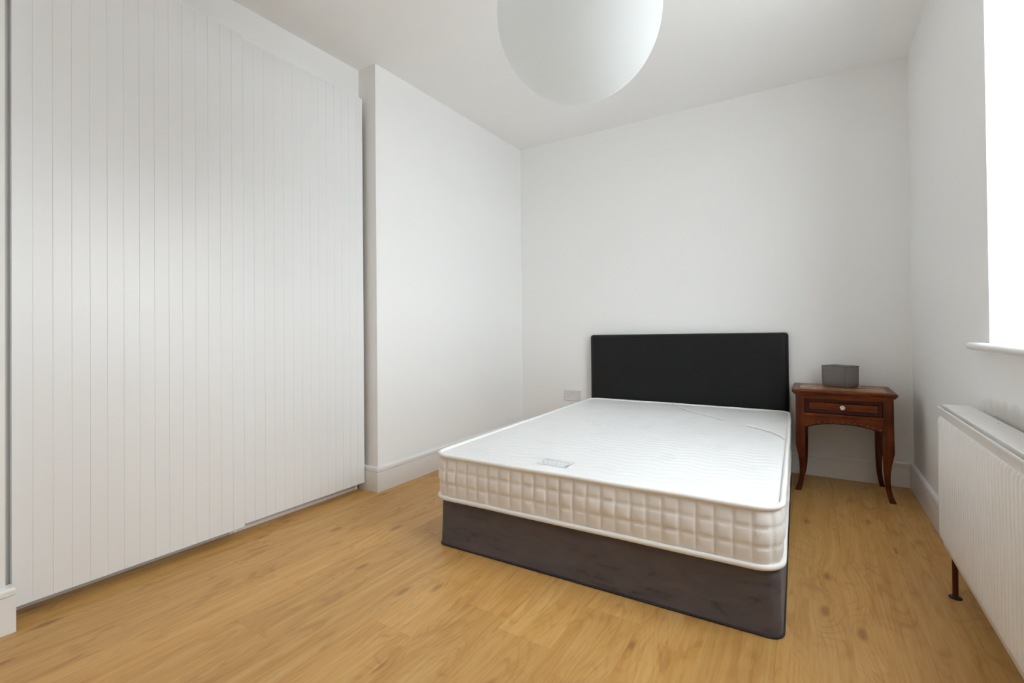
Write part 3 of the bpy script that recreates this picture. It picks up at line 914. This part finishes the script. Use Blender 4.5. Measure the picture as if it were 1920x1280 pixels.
# ------------------------------------------------------------------ radiator under the window
RY0, RY1, RX, RZ0, RZ1 = -2.66, -1.243, 2.577, 0.138, 0.648
rad = tag(empty("radiator", (2.63, (RY0 + RY1) / 2, 0)), "white ribbed panel radiator under the window sill", "radiator")
rx_, ry_, _ = rad.location
def rad_panel(xf):
    """pressed panel with vertical flutes; xf is its front face"""
    P = 0.0262; n = int((RY1 - RY0 - 0.012) / P); bm = bmesh.new()
    start = RY1 - 0.006
    prof = []          # (y, depth) across the ribs: broad rounded rib, narrow valley
    for i in range(n):
        for t, d in ((0.0, 1.0), (0.07, 0.9), (0.14, 0.42), (0.22, 0.12), (0.5, 0.0), (0.78, 0.12), (0.86, 0.42), (0.93, 0.9)):
            prof.append((start - (i + t) * P, d))
    prof.append((start - n * P, 1.0))
    ys = [(RY1, 0.0), (RY1 - 0.003, 0.0)] + prof + [(RY0, 0.0)]
    DEP = 0.0095
    zl = [(RZ0, 0.0, 0.013), (RZ0 + 0.002, 0.0, 0.0115), (RZ0 + 0.024, 0.0, 0.0085), (RZ0 + 0.028, 0.25, 0.006), (RZ0 + 0.032, 0.75, 0.002), (RZ0 + 0.040, 1.0, 0.0),
          (RZ1 - 0.052, 1.0, 0), (RZ1 - 0.044, 0.75, 0.002), (RZ1 - 0.040, 0.25, 0.006), (RZ1 - 0.037, 0.0, 0.0085), (RZ1 - 0.008, 0.0, 0.001), (RZ1 - 0.003, 0, 0.0), (RZ1 - 0.0008, 0, 0.001), (RZ1, 0, 0.003), (RZ1 - 0.001, 0, 0.0055), (RZ1 - 0.030, 0, 0.0085), (RZ1 - 0.032, 0, 0.0125)]
    V = []
    for z, amt, push in zl:
        V.append([bm.verts.new((xf + push + ((0.0095 - push) * d * amt if k not in (0, 1, len(ys) - 1) else 0) - rx_, y - ry_, z)) for k, (y, d) in enumerate(ys)])
    for A, B in zip(V[:-1], V[1:]):
        for i in range(len(ys) - 1): bm.faces.new((A[i], A[i + 1], B[i + 1], B[i]))
    # back skin closes the panel
    k = [bm.verts.new((xf + 0.0135 - rx_, y - ry_, z - (0.033 if z > 0.5 else 0))) for y, z in ((RY1, RZ0), (RY0, RZ0), (RY0, RZ1), (RY1, RZ1))]
    bm.faces.new(k)
    e = [V[0][0], V[0][-1], V[-1][-1], V[-1][0]]
    bm.faces.new([k[0]] + V[0][::1] + [k[1]]); bm.faces.new([k[3]] + V[-1][::1] + [k[2]])
    bm.faces.new([k[0], k[3]] + [r[0] for r in V[::-1]]); bm.faces.new([k[1], k[2]] + [r[-1] for r in V[::-1]])
    return bm
smooth_angle(obj("front_panel", rad_panel(RX), 'radiator', rad), 45)
def rbox(bm, x0, x1, y0, y1, z0, z1, bev=0.0015): return box(bm, x0 - rx_, x1 - rx_, y0 - ry_, y1 - ry_, z0, z1, bev, 2)
obj("rear_panel", rbox(bmesh.new(), 2.642, 2.656, RY0, RY1, RZ0, RZ1), 'radiator', rad)
# convector fins between the panels
fins = bmesh.new()
nf = 34
zig = []
for i in range(nf):
    y = RY1 - 0.05 - i * (RY1 - RY0 - 0.10) / (nf - 1)
    rbox(fins, 2.593, 2.641, y - 0.001, y + 0.001, RZ0 + 0.04, RZ1 - 0.03, 0)
obj("convector_fins", fins, 'radiator', rad)
# top cover: flat sheet with folded front lip, slotted
def top_cover():
    bm = bmesh.new()
    lip = 0.0165
    za = RZ1 + 0.0005
    pts = [(2.5915, za - lip), (2.5915, za + 0.0045), (2.5930, za + 0.0065), (2.668, za + 0.0065), (2.670, za + 0.0045), (2.670, za - 0.03), (2.6685, za - 0.03), (2.6685, za + 0.005), (2.593, za + 0.005), (2.593, za - lip)]
    prism([(x - rx_, z) for x, z in pts], 1, RY0 - ry_, RY1 - ry_ - 0.004, bm)
    return bm
cov = obj("top_cover", top_cover(), 'radiator', rad)
for (cx, cy, r) in ((2.650, -1.62, 0.006), (2.622, -1.43, 0.003)):
    chip = bmesh.new()
    vs = [chip.verts.new((cx - rx_ + r * 0.35 * math.cos(a * 0.785) * (1 + 0.3 * (a % 2)), cy - ry_ + r * math.sin(a * 0.785), RZ1 + 0.0072)) for a in range(8)]
    chip.faces.new(vs)
    obj("paint_chip", chip, 'label_ink', cov)
for (ya, yb) in ((RY1 - 0.0005, RY1 + 0.0008), (RY0 - 0.0008, RY0 + 0.0005)):
    obj("end_panel", rbox(bmesh.new(), 2.5935, 2.668, ya, yb, RZ0 + 0.01, RZ1 + 0.0055, 0.0003), 'radiator', rad)
for yb in (RY1 - 0.20, RY0 + 0.20):
    obj("wall_bracket", rbox(bmesh.new(), 2.657, W - 0.0003, yb - 0.02, yb + 0.02, RZ0 + 0.06, RZ1 - 0.05), 'radiator', rad)
for yp in (-1.345, RY0 + 0.09):
    pp = obj("supply_pipe", lathe([(0, 0.0), (0.0085, 0.0), (0.0085, RZ0 + 0.03), (0, RZ0 + 0.03)], 16, None, (2.600 - rx_, yp - ry_, 0.0)), 'copper', rad)
    smooth_angle(pp, 50); pp["label"] = "tarnished brown copper pipe"
    obj("pipe_collar", lathe([(0.0086, 0.0), (0.019, 0.0), (0.0185, 0.003), (0.0086, 0.0045)], 20, None, (2.600 - rx_, yp - ry_, 0.0002)), 'foot_cap', pp, True)

# ------------------------------------------------------------------ double socket on the back wall
so = tag(empty("wall_socket", (0.4895, -0.0002, 0.3935)), "white double wall socket on the back wall beside the headboard", "socket")
plate = obj("face_plate", bx(-0.073, 0.073, -0.0095, 0, -0.0425, 0.0425, 0.003, 3), 'plastic', so)
PINS = [(sx * 0.043 + dx, dz, w, h) for sx in (-1, 1)
        for (dx, dz, w, h) in ((0, 0.012, 0.0021, 0.0043), (-0.011, -0.010, 0.0036, 0.0021), (0.011, -0.010, 0.0036, 0.0021))]
holes = bmesh.new()
for (x, z, w, h) in PINS: box(holes, x - w, x + w, -0.02, -0.0015, z - h, z + h)
for sx in (-1, 1): box(holes, sx * 0.0105 - 0.0088, sx * 0.0105 + 0.0088, -0.02, -0.004, 0.0080, 0.0370)
cutter = obj("cutter", holes, None, so)
bl = plate.modifiers.new("holes", 'BOOLEAN'); bl.operation = 'DIFFERENCE'; bl.object = cutter; bl.solver = 'EXACT'
dg = bpy.context.evaluated_depsgraph_get()
baked = bpy.data.meshes.new_from_object(plate.evaluated_get(dg)); plate.modifiers.clear(); plate.data = baked
bpy.data.objects.remove(cutter)
for (x, z, w, h) in PINS:
    obj("pin_shutter", bx(x - w + 0.0002, x + w - 0.0002, -0.0025, -0.0016, z - h + 0.0002, z + h - 0.0002), 'plastic', so)
for sx in (-1, 1):
    obj("rocker_switch", prism([(-0.0105, 0.0105), (-0.0128, 0.0355), (-0.0045, 0.0360), (-0.0045, 0.0100)], 0, sx * 0.0105 - 0.0083, sx * 0.0105 + 0.0083), 'plastic', so)
for sx in (-1, 1):
    obj("screw_cap", lathe([(0, 0), (0.0035, 0), (0.003, 0.0012), (0, 0.0014)], 12, None, (sx * 0.0302 * 1.0, -0.0095, -0.028), '-y'), 'plastic', so, True)

# ------------------------------------------------------------------ pendant lamp
PLX, PLY, PLZ, PR = 1.627, -2.284, 1.846, 0.234
pl = tag(empty("pendant_lamp", (PLX, PLY, H)), "large round white paper lantern hanging from the ceiling", "lamp")
prof = [(PR * math.sin(math.pi * i / 40), -PR * math.cos(math.pi * i / 40)) for i in range(0, 38)]
prof[0] = (0.0, -PR)
obj("lantern_shade", lathe(prof, 64, None, (0, 0, PLZ - H)), 'paper', pl, True)
obj("flex", lathe([(0, PLZ - H + 0.10), (0.0035, PLZ - H + 0.10), (0.0035, -0.018), (0, -0.018)], 8, None), 'plastic', pl)
obj("ceiling_rose", lathe([(0, -0.028), (0.012, -0.026), (0.034, -0.012), (0.038, 0.0), (0, 0.0)], 28, None), 'plastic', pl, True)
obj("bulb", lathe([(0, -0.035), (0.018, -0.03), (0.029, -0.008), (0.026, 0.012), (0.014, 0.034), (0.0135, 0.06), (0.02, 0.062), (0.02, 0.10), (0, 0.10)], 20, None, (0, 0, PLZ - H)), 'plastic', pl, True)
